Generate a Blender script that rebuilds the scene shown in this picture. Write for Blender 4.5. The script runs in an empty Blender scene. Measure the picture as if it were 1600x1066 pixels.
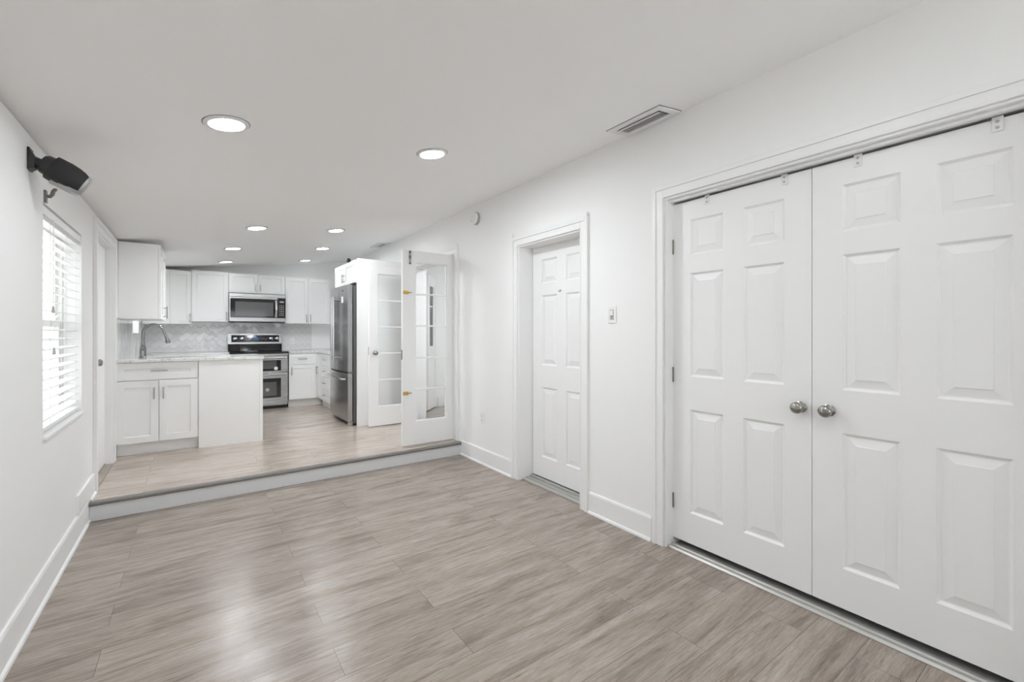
import bpy, bmesh, math, random
from mathutils import Vector, Matrix, Quaternion
random.seed(7)
PI = math.pi
scene = bpy.context.scene
COL = scene.collection

# ------------------------------------------------------------------ camera
cam_d = bpy.data.cameras.new('camera')
cam_d.sensor_width = 36.0
cam_d.lens = 15.525
cam_d.shift_y = -0.008125
cam_d.clip_start = 0.02
cam = bpy.data.objects.new('camera', cam_d)
COL.objects.link(cam)
cam.location = (0, 0, 1.29)
cam.rotation_euler = (PI / 2, 0, -math.radians(35.656))
scene.camera = cam

# ------------------------------------------------------------------ world, exposure
world = bpy.data.worlds.new('world')
scene.world = world
world.use_nodes = True
wbg = world.node_tree.nodes['Background']
wbg.inputs['Color'].default_value = (0.93, 0.97, 1.0, 1)
wbg.inputs['Strength'].default_value = 3.6
sun_d = bpy.data.lights.new('sun', 'SUN')
sun_d.energy = 30.0
sun_d.angle = math.radians(0.6)
sun = bpy.data.objects.new('sun', sun_d)
COL.objects.link(sun)
sun.rotation_euler = Vector((-0.45, -0.55, -0.75)).to_track_quat('-Z', 'Y').to_euler()
LAMP = 120.0           # radiance of a recessed lamp lens in the living room
LAMP_B = 270.0         # the brighter one of its pair
LAMP_K = 285.0         # the same in the kitchen, sink side
LAMP_F = 165.0         # kitchen, fridge side
LAMP_R = 14.0          # the dimmer pair by the wall cabinets
vs = scene.view_settings
scene.display_settings.display_device = 'sRGB'
vs.view_transform = 'Standard'
vs.look = 'None'
vs.exposure = 0.12
vs.gamma = 1.0
vs.use_curve_mapping = False
cy = scene.cycles
cy.use_denoising = True
cy.max_bounces = 12
cy.diffuse_bounces = 8
cy.glossy_bounces = 6
cy.transparent_max_bounces = 16
cy.sample_clamp_indirect = 6.0
cy.caustics_reflective = False
cy.caustics_refractive = False


def portal(loc, rot, sx, sy):
    l = bpy.data.lights.new('window_portal', 'AREA')
    l.shape = 'RECTANGLE'
    l.size, l.size_y = sx, sy
    l.cycles.is_portal = True
    o = bpy.data.objects.new('window_portal', l)
    o.location, o.rotation_euler = loc, rot
    COL.objects.link(o)


portal((-0.76, 3.515, 1.34), (0, -PI / 2, 0), 1.15, 0.9)
portal((-0.76, 7.10, 1.65), (0, -PI / 2, 0), 0.8, 0.7)
portal((0.85, -2.56, 1.525), (PI / 2, 0, 0), 2.6, 1.15)


# ------------------------------------------------------------------ materials
def new_mat(name):
    m = bpy.data.materials.new(name)
    m.use_nodes = True
    nt = m.node_tree
    return m, nt, nt.nodes['Principled BSDF']


def plain(name, col, rough=0.5, metal=0.0, bump=0.0, bscale=60, spec=0.5, aniso=0.0, var=0.0):
    m, nt, b = new_mat(name)
    b.inputs['Base Color'].default_value = (*col, 1)
    b.inputs['Roughness'].default_value = rough
    b.inputs['Metallic'].default_value = metal
    b.inputs['Specular IOR Level'].default_value = spec
    tc = nt.nodes.new('ShaderNodeTexCoord')
    n = nt.nodes.new('ShaderNodeTexNoise')
    n.inputs['Scale'].default_value = bscale
    n.inputs['Detail'].default_value = 3
    nt.links.new(tc.outputs['Object'], n.inputs['Vector'])
    if bump:
        bp = nt.nodes.new('ShaderNodeBump')
        bp.inputs['Strength'].default_value = bump
        bp.inputs['Distance'].default_value = 0.002
        nt.links.new(n.outputs['Fac'], bp.inputs['Height'])
        nt.links.new(bp.outputs['Normal'], b.inputs['Normal'])
    if var:
        mx = nt.nodes.new('ShaderNodeMix')
        mx.data_type = 'RGBA'
        mx.inputs[6].default_value = (*[c * (1 - var) for c in col], 1)
        mx.inputs[7].default_value = (*[min(1, c * (1 + var)) for c in col], 1)
        nt.links.new(n.outputs['Fac'], mx.inputs[0])
        nt.links.new(mx.outputs[2], b.inputs['Base Color'])
    return m


M = {}
M['wall'] = plain('wall_paint', (0.88, 0.88, 0.875), 0.65, bump=0.10, bscale=90, spec=0.3)
M['ceiling'] = plain('ceiling_paint', (0.94, 0.94, 0.94), 0.8, bump=0.12, bscale=70, spec=0.2)
M['trim'] = plain('trim_paint', (0.87, 0.87, 0.868), 0.38, spec=0.45)
M['riser'] = plain('riser_paint', (0.70, 0.71, 0.72), 0.45, bump=0.1, bscale=30, spec=0.4)
M['cabinet'] = plain('cabinet_lacquer', (0.86, 0.86, 0.855), 0.33, spec=0.45)
M['gap'] = plain('dark_gap', (0.03, 0.03, 0.03), 0.8)
M['shade'] = plain('shade_grey', (0.10, 0.10, 0.10), 0.8)  # dark grey painted as shade: vent ducts, gaps round frames and rings
M['black'] = plain('black_plastic', (0.022, 0.022, 0.023), 0.45, bump=0.05, bscale=300)
M['dark_glass'] = plain('black_glass', (0.012, 0.012, 0.013), 0.06)
M['oven_glass'] = plain('smoked_glass', (0.10, 0.10, 0.10), 0.10)
M['grille'] = plain('speaker_cloth', (0.018, 0.018, 0.018), 0.75, bump=0.4, bscale=700)
M['silver'] = plain('silver_plastic', (0.36, 0.36, 0.36), 0.35, metal=0.3)
M['nickel'] = plain('satin_nickel', (0.50, 0.49, 0.46), 0.26, metal=1.0)
M['knob'] = plain('brushed_knob_nickel', (0.36, 0.35, 0.325), 0.22, metal=1.0)
M['chrome'] = plain('polished_chrome', (0.70, 0.70, 0.70), 0.14, metal=1.0)
M['brass'] = plain('polished_brass', (0.75, 0.50, 0.13), 0.22, metal=1.0)
M['bolt'] = plain('aged_bolt_metal', (0.22, 0.21, 0.19), 0.4, metal=0.8)
M['white_plastic'] = plain('white_plastic', (0.84, 0.84, 0.82), 0.35)
M['grey_plastic'] = plain('grey_plastic', (0.42, 0.42, 0.41), 0.5)
M['white_metal'] = plain('white_enamel', (0.80, 0.80, 0.80), 0.4)
M['alu'] = plain('threshold_aluminium', (0.50, 0.49, 0.465), 0.36, metal=0.3)
M['hinge'] = plain('hinge_metal', (0.30, 0.285, 0.255), 0.35, metal=0.9)
M['tile'] = plain('white_glazed_tile', (0.80, 0.80, 0.805), 0.10, spec=0.6)
M['slat'] = plain('white_slat', (0.84, 0.84, 0.84), 0.4)
M['display'] = plain('control_glass', (0.010, 0.014, 0.022), 0.08)
M['sticker'] = plain('white_paper', (0.85, 0.85, 0.85), 0.6)
M['outside'] = plain('pale_concrete', (0.78, 0.78, 0.76), 0.85, bump=0.3, bscale=8, var=0.1)
M['rail'] = plain('grey_railing', (0.55, 0.55, 0.55), 0.6)
M['sink'] = plain('sink_steel', (0.55, 0.55, 0.55), 0.25, metal=1.0)
M['cord'] = plain('blind_cord', (0.80, 0.80, 0.79), 0.8)
M['tassel'] = plain('grey_tassel', (0.40, 0.40, 0.39), 0.5)


def steel(name, col, rough, stretch):
    m, nt, b = new_mat(name)
    b.inputs['Metallic'].default_value = 1.0
    tc = nt.nodes.new('ShaderNodeTexCoord')
    mp = nt.nodes.new('ShaderNodeMapping')
    mp.inputs['Scale'].default_value = stretch
    n = nt.nodes.new('ShaderNodeTexNoise')
    n.inputs['Scale'].default_value = 1.0
    n.inputs['Detail'].default_value = 2
    nt.links.new(tc.outputs['Object'], mp.inputs['Vector'])
    nt.links.new(mp.outputs['Vector'], n.inputs['Vector'])
    r = nt.nodes.new('ShaderNodeMapRange')
    r.inputs['To Min'].default_value = rough - 0.05
    r.inputs['To Max'].default_value = rough + 0.07
    nt.links.new(n.outputs['Fac'], r.inputs['Value'])
    nt.links.new(r.outputs['Result'], b.inputs['Roughness'])
    b.inputs['Base Color'].default_value = (*col, 1)
    return m


M['steel'] = steel('brushed_steel', (0.42, 0.42, 0.42), 0.26, (3, 3, 500))
M['fridge_steel'] = steel('dark_brushed_steel', (0.46, 0.46, 0.465), 0.22, (3, 3, 400))
M['faucet_steel'] = steel('faucet_steel', (0.30, 0.30, 0.30), 0.24, (30, 30, 30))
M['fridge_side'] = plain('fridge_side_grey', (0.13, 0.13, 0.132), 0.4, bump=0.2, bscale=300)


def lens_mat(name, strength):
    m, nt, b = new_mat(name)
    b.inputs['Base Color'].default_value = (0.9, 0.9, 0.9, 1)
    b.inputs['Emission Color'].default_value = (0.92, 0.965, 1.0, 1)
    b.inputs['Emission Strength'].default_value = strength
    return m


M['lens'] = lens_mat('lamp_lens', LAMP)
M['lens_fill'] = lens_mat('near_fill_lens', 75.0)  # for the added fill lamps at the near end
M['lens_bright'] = lens_mat('bright_lamp_lens', LAMP_B)
M['lens_kitchen'] = lens_mat('kitchen_lamp_lens', LAMP_K)
M['lens_fridge'] = lens_mat('fridge_side_lamp_lens', LAMP_F)
M['lens_rear'] = lens_mat('rear_lamp_lens', LAMP_R)


def screen_mat():
    m, nt, b = new_mat('blue_digits')
    b.inputs['Base Color'].default_value = (0.02, 0.05, 0.1, 1)
    b.inputs['Emission Color'].default_value = (0.10, 0.35, 0.8, 1)
    b.inputs['Emission Strength'].default_value = 0.16
    return m


M['digits'] = screen_mat()


def glass_mat(name, tint=(1, 1, 1), refl=0.10, rough=0.0):
    m = bpy.data.materials.new(name)
    m.use_nodes = True
    nt = m.node_tree
    nt.nodes.clear()
    out = nt.nodes.new('ShaderNodeOutputMaterial')
    tr = nt.nodes.new('ShaderNodeBsdfTransparent')
    tr.inputs['Color'].default_value = (*tint, 1)
    gl = nt.nodes.new('ShaderNodeBsdfGlossy')
    gl.inputs['Roughness'].default_value = rough
    fr = nt.nodes.new('ShaderNodeFresnel')
    fr.inputs['IOR'].default_value = 1.45
    mx = nt.nodes.new('ShaderNodeMixShader')
    ge = nt.nodes.new('ShaderNodeNewGeometry')
    inv_ = nt.nodes.new('ShaderNodeMath')
    inv_.operation = 'SUBTRACT'
    inv_.inputs[0].default_value = 1.0
    nt.links.new(ge.outputs['Backfacing'], inv_.inputs[1])
    ml = nt.nodes.new('ShaderNodeMath')
    ml.operation = 'MULTIPLY'
    nt.links.new(fr.outputs['Fac'], ml.inputs[0])
    nt.links.new(inv_.outputs[0], ml.inputs[1])
    nt.links.new(ml.outputs[0], mx.inputs['Fac'])
    nt.links.new(tr.outputs['BSDF'], mx.inputs[1])
    nt.links.new(gl.outputs['BSDF'], mx.inputs[2])
    nt.links.new(mx.outputs['Shader'], out.inputs['Surface'])
    return m


M['glass'] = glass_mat('clear_glass', (0.995, 1.0, 1.0))


def floor_mat(name, gain, spec):
    m, nt, b = new_mat(name)
    N, L = nt.nodes, nt.links

    def nd(t, **kw):
        n = N.new(t)
        for k, v in kw.items():
            if isinstance(k, str) and hasattr(n, k):
                setattr(n, k, v)
        return n
    tc = nd('ShaderNodeTexCoord')
    mp = nd('ShaderNodeMapping')
    mp.inputs['Location'].default_value = (0.31, 0.085, 0)
    L.new(tc.outputs['Object'], mp.inputs['Vector'])
    br = nd('ShaderNodeTexBrick')
    br.offset = 0.37
    br.offset_frequency = 2
    br.inputs['Color1'].default_value = (0, 0, 0, 1)
    br.inputs['Color2'].default_value = (1, 1, 1, 1)
    br.inputs['Mortar'].default_value = (0.5, 0.5, 0.5, 1)
    br.inputs['Scale'].default_value = 1.0
    br.inputs['Mortar Size'].default_value = 0.0009
    br.inputs['Mortar Smooth'].default_value = 0.3
    br.inputs['Brick Width'].default_value = 1.22
    br.inputs['Row Height'].default_value = 0.18
    L.new(mp.outputs['Vector'], br.inputs['Vector'])
    # every plank gets its own stretch of grain
    mul = nd('ShaderNodeMath', operation='MULTIPLY')
    mul.inputs[1].default_value = 37.0
    L.new(br.outputs['Color'], mul.inputs[0])

    def grain(scale, sx, sy, detail, dist, rough=0.6):
        g = nd('ShaderNodeMapping')
        g.inputs['Scale'].default_value = (sx, sy, 1)
        L.new(tc.outputs['Object'], g.inputs['Vector'])
        t = nd('ShaderNodeTexNoise', noise_dimensions='4D')
        t.inputs['Scale'].default_value = scale
        t.inputs['Detail'].default_value = detail
        t.inputs['Roughness'].default_value = rough
        t.inputs['Distortion'].default_value = dist
        L.new(g.outputs['Vector'], t.inputs['Vector'])
        L.new(mul.outputs[0], t.inputs['W'])
        return t
    broad = grain(1.0, 1.6, 9.0, 5, 1.4, 0.55)    # soft cloudy streaks
    fine = grain(1.0, 14.0, 190.0, 4, 0.8, 0.7)   # pores
    streak = grain(1.0, 2.6, 46.0, 4, 2.4, 0.6)   # broken dark grain lines
    ramp = nd('ShaderNodeValToRGB')
    cr = ramp.color_ramp
    cr.elements[0].position = 0.33
    cr.elements[0].color = (0.275, 0.224, 0.188, 1)
    cr.elements[1].position = 0.67
    cr.elements[1].color = (0.455, 0.395, 0.348, 1)
    e = cr.elements.new(0.5)
    e.color = (0.385, 0.328, 0.284, 1)
    L.new(broad.outputs['Fac'], ramp.inputs['Fac'])
    r2 = nd('ShaderNodeValToRGB')
    r2.color_ramp.elements[0].position = 0.30
    r2.color_ramp.elements[0].color = (0.50, 0.46, 0.43, 1)
    r2.color_ramp.elements[1].position = 0.44
    r2.color_ramp.elements[1].color = (1, 1, 1, 1)
    L.new(streak.outputs['Fac'], r2.inputs['Fac'])
    r3 = nd('ShaderNodeValToRGB')
    r3.color_ramp.elements[0].position = 0.30
    r3.color_ramp.elements[0].color = (0.70, 0.69, 0.68, 1)
    r3.color_ramp.elements[1].position = 0.66
    r3.color_ramp.elements[1].color = (1.12, 1.12, 1.12, 1)
    L.new(fine.outputs['Fac'], r3.inputs['Fac'])
    # flame figure on some planks
    wm = nd('ShaderNodeMapping')
    wm.inputs['Scale'].default_value = (0.55, 5.5, 1)
    L.new(tc.outputs['Object'], wm.inputs['Vector'])
    wadd = nd('ShaderNodeVectorMath', operation='ADD')
    L.new(wm.outputs['Vector'], wadd.inputs[0])
    wc = nd('ShaderNodeCombineXYZ')
    L.new(mul.outputs[0], wc.inputs[0])
    L.new(wc.outputs[0], wadd.inputs[1])
    wv = nd('ShaderNodeTexWave', wave_type='BANDS', bands_direction='Y')
    wv.inputs['Scale'].default_value = 1.5
    wv.inputs['Distortion'].default_value = 14.0
    wv.inputs['Detail'].default_value = 3.0
    wv.inputs['Detail Scale'].default_value = 1.1
    L.new(wadd.outputs[0], wv.inputs['Vector'])
    rw = nd('ShaderNodeValToRGB')
    rw.color_ramp.elements[0].position = 0.0
    rw.color_ramp.elements[0].color = (0.70, 0.68, 0.66, 1)
    rw.color_ramp.elements[1].position = 0.28
    rw.color_ramp.elements[1].color = (1, 1, 1, 1)
    L.new(wv.outputs['Fac'], rw.inputs['Fac'])

    def mulc(a, bb, f=1.0):
        x = nd('ShaderNodeMix', data_type='RGBA', blend_type='MULTIPLY')
        x.inputs[0].default_value = f
        L.new(a, x.inputs[6])
        L.new(bb, x.inputs[7])
        return x.outputs[2]
    c = mulc(ramp.outputs['Color'], r2.outputs['Color'], 0.70)
    c = mulc(c, rw.outputs['Color'], 0.35)
    c = mulc(c, r3.outputs['Color'], 0.9)
    # plank-to-plank tone
    tone = nd('ShaderNodeMapRange')
    tone.inputs['To Min'].default_value = 0.95 * gain
    tone.inputs['To Max'].default_value = 1.05 * gain
    L.new(br.outputs['Color'], tone.inputs['Value'])
    cmb = nd('ShaderNodeCombineColor')
    for i in range(3):
        L.new(tone.outputs['Result'], cmb.inputs[i])
    c = mulc(c, cmb.outputs['Color'])
    # seams
    sm = nd('ShaderNodeMix', data_type='RGBA')
    L.new(br.outputs['Fac'], sm.inputs[0])
    L.new(c, sm.inputs[6])
    sm.inputs[7].default_value = (0.11, 0.09, 0.075, 1)
    L.new(sm.outputs[2], b.inputs['Base Color'])
    rr = nd('ShaderNodeMapRange')
    rr.inputs['To Min'].default_value = 0.09
    rr.inputs['To Max'].default_value = 0.27
    L.new(fine.outputs['Fac'], rr.inputs['Value'])
    L.new(rr.outputs['Result'], b.inputs['Roughness'])
    b.inputs['Specular IOR Level'].default_value = spec
    add = nd('ShaderNodeMath', operation='SUBTRACT')
    L.new(fine.outputs['Fac'], add.inputs[0])
    L.new(br.outputs['Fac'], add.inputs[1])
    bp = nd('ShaderNodeBump')
    bp.inputs['Strength'].default_value = 0.30
    bp.inputs['Distance'].default_value = 0.0016
    L.new(add.outputs[0], bp.inputs['Height'])
    L.new(bp.outputs['Normal'], b.inputs['Normal'])
    return m


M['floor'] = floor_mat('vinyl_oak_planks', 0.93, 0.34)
M['floor_kitchen'] = floor_mat('lit_vinyl_oak_planks', 1.25, 0.75)  # same planks, the kitchen's brighter light put into their colour
M['nosing'] = plain('nosing_wood', (0.17, 0.16, 0.145), 0.35, bump=0.2, bscale=40, var=0.12)


def granite():
    m, nt, b = new_mat('white_granite')
    tc = nt.nodes.new('ShaderNodeTexCoord')
    n1 = nt.nodes.new('ShaderNodeTexNoise')
    n1.inputs['Scale'].default_value = 26
    n1.inputs['Detail'].default_value = 6
    n1.inputs['Roughness'].default_value = 0.7
    nt.links.new(tc.outputs['Object'], n1.inputs['Vector'])
    r = nt.nodes.new('ShaderNodeValToRGB')
    r.color_ramp.elements[0].position = 0.33
    r.color_ramp.elements[0].color = (0.46, 0.45, 0.44, 1)
    r.color_ramp.elements[1].position = 0.50
    r.color_ramp.elements[1].color = (0.78, 0.77, 0.75, 1)
    nt.links.new(n1.outputs['Fac'], r.inputs['Fac'])
    nt.links.new(r.outputs['Color'], b.inputs['Base Color'])
    b.inputs['Roughness'].default_value = 0.08
    return m


M['granite'] = granite()


def slab_mat():
    m, nt, b = new_mat('veined_white_slab')
    tc = nt.nodes.new('ShaderNodeTexCoord')
    mp = nt.nodes.new('ShaderNodeMapping')
    mp.inputs['Scale'].default_value = (1, 9, 2.5)
    n1 = nt.nodes.new('ShaderNodeTexNoise')
    n1.inputs['Scale'].default_value = 2.2
    n1.inputs['Detail'].default_value = 5
    nt.links.new(tc.outputs['Object'], mp.inputs['Vector'])
    nt.links.new(mp.outputs['Vector'], n1.inputs['Vector'])
    r = nt.nodes.new('ShaderNodeValToRGB')
    r.color_ramp.elements[0].position = 0.36
    r.color_ramp.elements[0].color = (0.55, 0.55, 0.55, 1)
    r.color_ramp.elements[1].position = 0.50
    r.color_ramp.elements[1].color = (0.76, 0.76, 0.755, 1)
    nt.links.new(n1.outputs['Fac'], r.inputs['Fac'])
    nt.links.new(r.outputs['Color'], b.inputs['Base Color'])
    b.inputs['Roughness'].default_value = 0.05
    return m


M['slab'] = slab_mat()


# ------------------------------------------------------------------ mesh helpers
class MB:
    def __init__(self):
        self.bm = bmesh.new()

    def quad(self, pts):
        try:
            self.bm.faces.new([self.bm.verts.new(p) for p in pts])
        except ValueError:
            pass

    def box(self, x0, x1, y0, y1, z0, z1):
        v = [self.bm.verts.new((x, y, z)) for z in (z0, z1) for x, y in ((x0, y0), (x1, y0), (x1, y1), (x0, y1))]
        for f in ((3, 2, 1, 0), (4, 5, 6, 7), (0, 1, 5, 4), (1, 2, 6, 5), (2, 3, 7, 6), (3, 0, 4, 7)):
            self.bm.faces.new([v[i] for i in f])
        return self

    def prism(self, poly, z0, z1, tf=None):
        """poly: list of (x, y); extruded from z0 to z1; tf maps a local point to the final one"""
        tf = tf or (lambda p: p)
        a = [self.bm.verts.new(tf((x, y, z0))) for x, y in poly]
        b = [self.bm.verts.new(tf((x, y, z1))) for x, y in poly]
        n = len(poly)
        self.bm.faces.new(a[::-1])
        self.bm.faces.new(b)
        for i in range(n):
            self.bm.faces.new((a[i], a[(i + 1) % n], b[(i + 1) % n], b[i]))
        return self

    def rings(self, rings, cap=True, close=False):
        vr = [[self.bm.verts.new(p) for p in r] for r in rings]
        n = len(vr[0])
        pairs = list(zip(vr[:-1], vr[1:]))
        if close:
            pairs.append((vr[-1], vr[0]))
        for a, b in pairs:
            for i in range(n):
                self.bm.faces.new((a[i], a[(i + 1) % n], b[(i + 1) % n], b[i]))
        if cap and not close:
            self.bm.faces.new(vr[0][::-1])
            self.bm.faces.new(vr[-1])
        return self

    def lathe(self, prof, origin=(0, 0, 0), axis=(0, 0, 1), seg=32, sx=1.0, sy=1.0, cap=True):
        """prof: list of (radius, height along axis)"""
        q = Vector((0, 0, 1)).rotation_difference(Vector(axis).normalized())
        o = Vector(origin)
        rs = []
        for r, hh in prof:
            r = max(r, 1e-5)
            rs.append([o + q @ Vector((r * sx * math.cos(2 * PI * i / seg), r * sy * math.sin(2 * PI * i / seg), hh)) for i in range(seg)])
        return self.rings(rs, cap)

    def cyl(self, p0, p1, r, seg=16, r2=None):
        p0, p1 = Vector(p0), Vector(p1)
        d = p1 - p0
        return self.lathe([(r, 0), (r if r2 is None else r2, d.length)], p0, d, seg)

    def tube(self, pts, r, seg=12):
        pts = [Vector(p) for p in pts]
        rad = r if isinstance(r, (list, tuple)) else [r] * len(pts)
        up = None
        rs = []
        for i, p in enumerate(pts):
            t = (pts[min(i + 1, len(pts) - 1)] - pts[max(i - 1, 0)]).normalized()
            if up is None:
                up = t.orthogonal().normalized()
            up = (up - t * up.dot(t)).normalized()
            s = t.cross(up)
            rs.append([p + (up * math.cos(2 * PI * k / seg) + s * math.sin(2 * PI * k / seg)) * rad[i] for k in range(seg)])
        return self.rings(rs)

    def plate(self, us, vs_, holes, w0, w1, tf, top=None):
        """slab over the grid us x vs_ leaving out the rectangles in holes; tf(u, v, w) -> point"""
        nu, nv = len(us) - 1, len(vs_) - 1

        def solid(i, j):
            if not (0 <= i < nu and 0 <= j < nv):
                return False
            cu, cv = (us[i] + us[i + 1]) / 2, (vs_[j] + vs_[j + 1]) / 2
            return not any(a < cu < b and c < cv < d for a, b, c, d in holes)
        cache = {}

        def V(i, j, k):
            key = (i, j, k)
            if key not in cache:
                cache[key] = self.bm.verts.new(tf(us[i], vs_[j], w1 if k else w0))
            return cache[key]
        for i in range(nu):
            for j in range(nv):
                if not solid(i, j):
                    continue
                self.bm.faces.new((V(i, j, 1), V(i + 1, j, 1), V(i + 1, j + 1, 1), V(i, j + 1, 1)))
                self.bm.faces.new((V(i, j + 1, 0), V(i + 1, j + 1, 0), V(i + 1, j, 0), V(i, j, 0)))
                for di, dj, a, b in ((-1, 0, (i, j + 1), (i, j)), (1, 0, (i + 1, j), (i + 1, j + 1)),
                                     (0, -1, (i, j), (i + 1, j)), (0, 1, (i + 1, j + 1), (i, j + 1))):
                    if not solid(i + di, j + dj):
                        self.bm.faces.new((V(*a, 0), V(*b, 0), V(*b, 1), V(*a, 1)))
        return self

    def panelled(self, w, h, t, rects, prof, x0=0.0, z0=0.0, y=0.0):
        """slab w x h, front at y facing -y, thickness t towards +y; each rect (xa, xb, za, zb) is sunk with the
        profile [(inset, depth)...] that ends in a flat field"""
        xs = sorted({0.0, w} | {r[0] for r in rects} | {r[1] for r in rects})
        zs = sorted({0.0, h} | {r[2] for r in rects} | {r[3] for r in rects})
        bm = self.bm
        for i in range(len(xs) - 1):
            for j in range(len(zs) - 1):
                a, b, c, d = xs[i], xs[i + 1], zs[j], zs[j + 1]
                if any(r[0] - 1e-6 <= a and b <= r[1] + 1e-6 and r[2] - 1e-6 <= c and d <= r[3] + 1e-6 for r in rects):
                    continue
                self.quad([(x0 + a, y, z0 + c), (x0 + b, y, z0 + c), (x0 + b, y, z0 + d), (x0 + a, y, z0 + d)])
        for xa, xb, za, zb in rects:
            pts = [(0, 0)] + list(prof)
            rs = [[bm.verts.new((x0 + px, y + dd, z0 + pz)) for px, pz in ((xa + ii, za + ii), (xb - ii, za + ii), (xb - ii, zb - ii), (xa + ii, zb - ii))] for ii, dd in pts]
            for a, b in zip(rs[:-1], rs[1:]):
                for k in range(4):
                    bm.faces.new((a[k], a[(k + 1) % 4], b[(k + 1) % 4], b[k]))
            bm.faces.new(rs[-1])
        X0, X1, Z0, Z1 = x0, x0 + w, z0, z0 + h
        self.quad([(X1, y + t, Z0), (X0, y + t, Z0), (X0, y + t, Z1), (X1, y + t, Z1)])
        self.quad([(X0, y, Z0), (X0, y, Z1), (X0, y + t, Z1), (X0, y + t, Z0)])
        self.quad([(X1, y, Z0), (X1, y + t, Z0), (X1, y + t, Z1), (X1, y, Z1)])
        self.quad([(X0, y, Z1), (X1, y, Z1), (X1, y + t, Z1), (X0, y + t, Z1)])
        self.quad([(X0, y, Z0), (X0, y + t, Z0), (X1, y + t, Z0), (X1, y, Z0)])
        bmesh.ops.remove_doubles(bm, verts=bm.verts, dist=1e-5)
        return self

    def build(self, name, mat, parent=None, bevel=0.0, smooth=None, seg=2):
        bm = self.bm
        bmesh.ops.recalc_face_normals(bm, faces=bm.faces)
        me = bpy.data.meshes.new(name)
        bm.to_mesh(me)
        bm.free()
        me.materials.append(mat)
        if smooth:
            for p in me.polygons:
                p.use_smooth = True
            me.set_sharp_from_angle(angle=math.radians(smooth))
        o = bpy.data.objects.new(name, me)
        COL.objects.link(o)
        if parent:
            o.parent = parent
        if bevel:
            b = o.modifiers.new('bevel', 'BEVEL')
            b.width, b.segments, b.limit_method = bevel, seg, 'ANGLE'
            b.angle_limit = math.radians(40)
        return o


def tag(o, label=None, cat=None, group=None, kind=None):
    for k, v in (('label', label), ('category', cat), ('group', group), ('kind', kind)):
        if v:
            o[k] = v
    return o


def thing(name, label, cat, loc=(0, 0, 0), rot=(0, 0, 0), group=None, kind=None):
    o = bpy.data.objects.new(name, None)
    o.empty_display_size = 0.05
    COL.objects.link(o)
    o.location = loc
    o.rotation_euler = rot
    return tag(o, label, cat, group, kind)


def dup(root, loc, label, rot=None):
    r = root.copy()
    COL.objects.link(r)
    r.location = loc
    if rot:
        r.rotation_euler = rot
    r['label'] = label
    for ch in list(root.children):
        c = ch.copy()
        COL.objects.link(c)
        c.parent = r
        for g in list(ch.children):
            d = g.copy()
            COL.objects.link(d)
            d.parent = c
    return r


def struct(name, mb, mat, bevel=0.0, parent=None, label=None):
    return tag(mb.build(name, mat, parent, bevel), label, None, None, 'structure')


# ------------------------------------------------------------------ the room
XL, XR = -0.60, 2.30          # faces of the side walls
YF, YB = -2.40, 8.26          # faces of the end walls
K = 0.125                     # level of the raised kitchen floor
SLOPE = 0.1338
SA = math.atan(SLOPE)


def zc(x):
    return 2.27 + SLOPE * x


struct('floor', MB().box(-0.75, 2.75, -2.55, 4.135, -0.10, 0.0), M['floor'])
struct('floor_kitchen', MB().box(-0.75, 2.50, 4.135, 8.41, -0.10, K), M['floor_kitchen'])
struct('floor_hall', MB().box(2.50, 4.60, 4.0, 8.41, -0.10, K), M['floor'])
cm = MB()
cm.prism([(-0.75, zc(-0.75)), (2.50, zc(2.50)), (2.50, zc(2.5) + 0.1), (-0.75, zc(-0.75) + 0.1)], -2.55, 8.41, lambda p: (p[0], p[2], p[1]))
struct('ceiling', cm, M['ceiling'])

WIN1 = (3.065, 3.965, 0.765, 1.925)
WIN2 = (6.75, 7.45, 1.285, 2.02)
DOORL = (4.44, 5.25, K, 2.045)
wl = MB()
wl.plate([-2.55, WIN1[0], WIN1[1], DOORL[0], DOORL[1], WIN2[0], WIN2[1], 8.41],
         [0.0, K, WIN1[2], WIN2[2], WIN1[3], WIN2[3], DOORL[3], zc(-0.75)],
         [WIN1, WIN2, DOORL], -0.75, XL, lambda u, v, w: (w, u, v))
struct('wall_left', wl, M['wall'])
CLOS = (0.095, 1.630, 0.0, 2.10)
DMID = (2.335, 3.112, 0.0, 2.048)
FREN = (4.265, 5.45, K, 2.15)
wr = MB()
wr.plate([-2.55, CLOS[0], CLOS[1], DMID[0], DMID[1], FREN[0], FREN[1], 8.41],
         [0.0, K, DMID[3], CLOS[3], FREN[3], zc(2.30)],
         [CLOS, DMID, FREN], XR, 2.50, lambda u, v, w: (w, u, v))
struct('wall_right', wr, M['wall'])
wb = MB()
wb.prism([(XL, K), (XR, K), (XR, zc(XR)), (XL, zc(XL))], YB, 8.41, lambda p: (p[0], p[2], p[1]))
struct('wall_back', wb, M['wall'])
WIN_FILL = (-0.45, 2.15, 0.95, 2.10)  # unseen window, added for fill light from behind the camera
wf = MB()
wf.plate([XL, WIN_FILL[0], WIN_FILL[1], XR], [0.0, WIN_FILL[2], WIN_FILL[3], zc(XL)], [WIN_FILL], -2.55, YF, lambda u, v, w: (u, w, v))
wf.prism([(XL, zc(XL)), (XR, zc(XL)), (XR, zc(XR))], -2.55, YF, lambda p: (p[0], p[2], p[1]))
struct('wall_front', wf, M['wall'])

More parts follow.
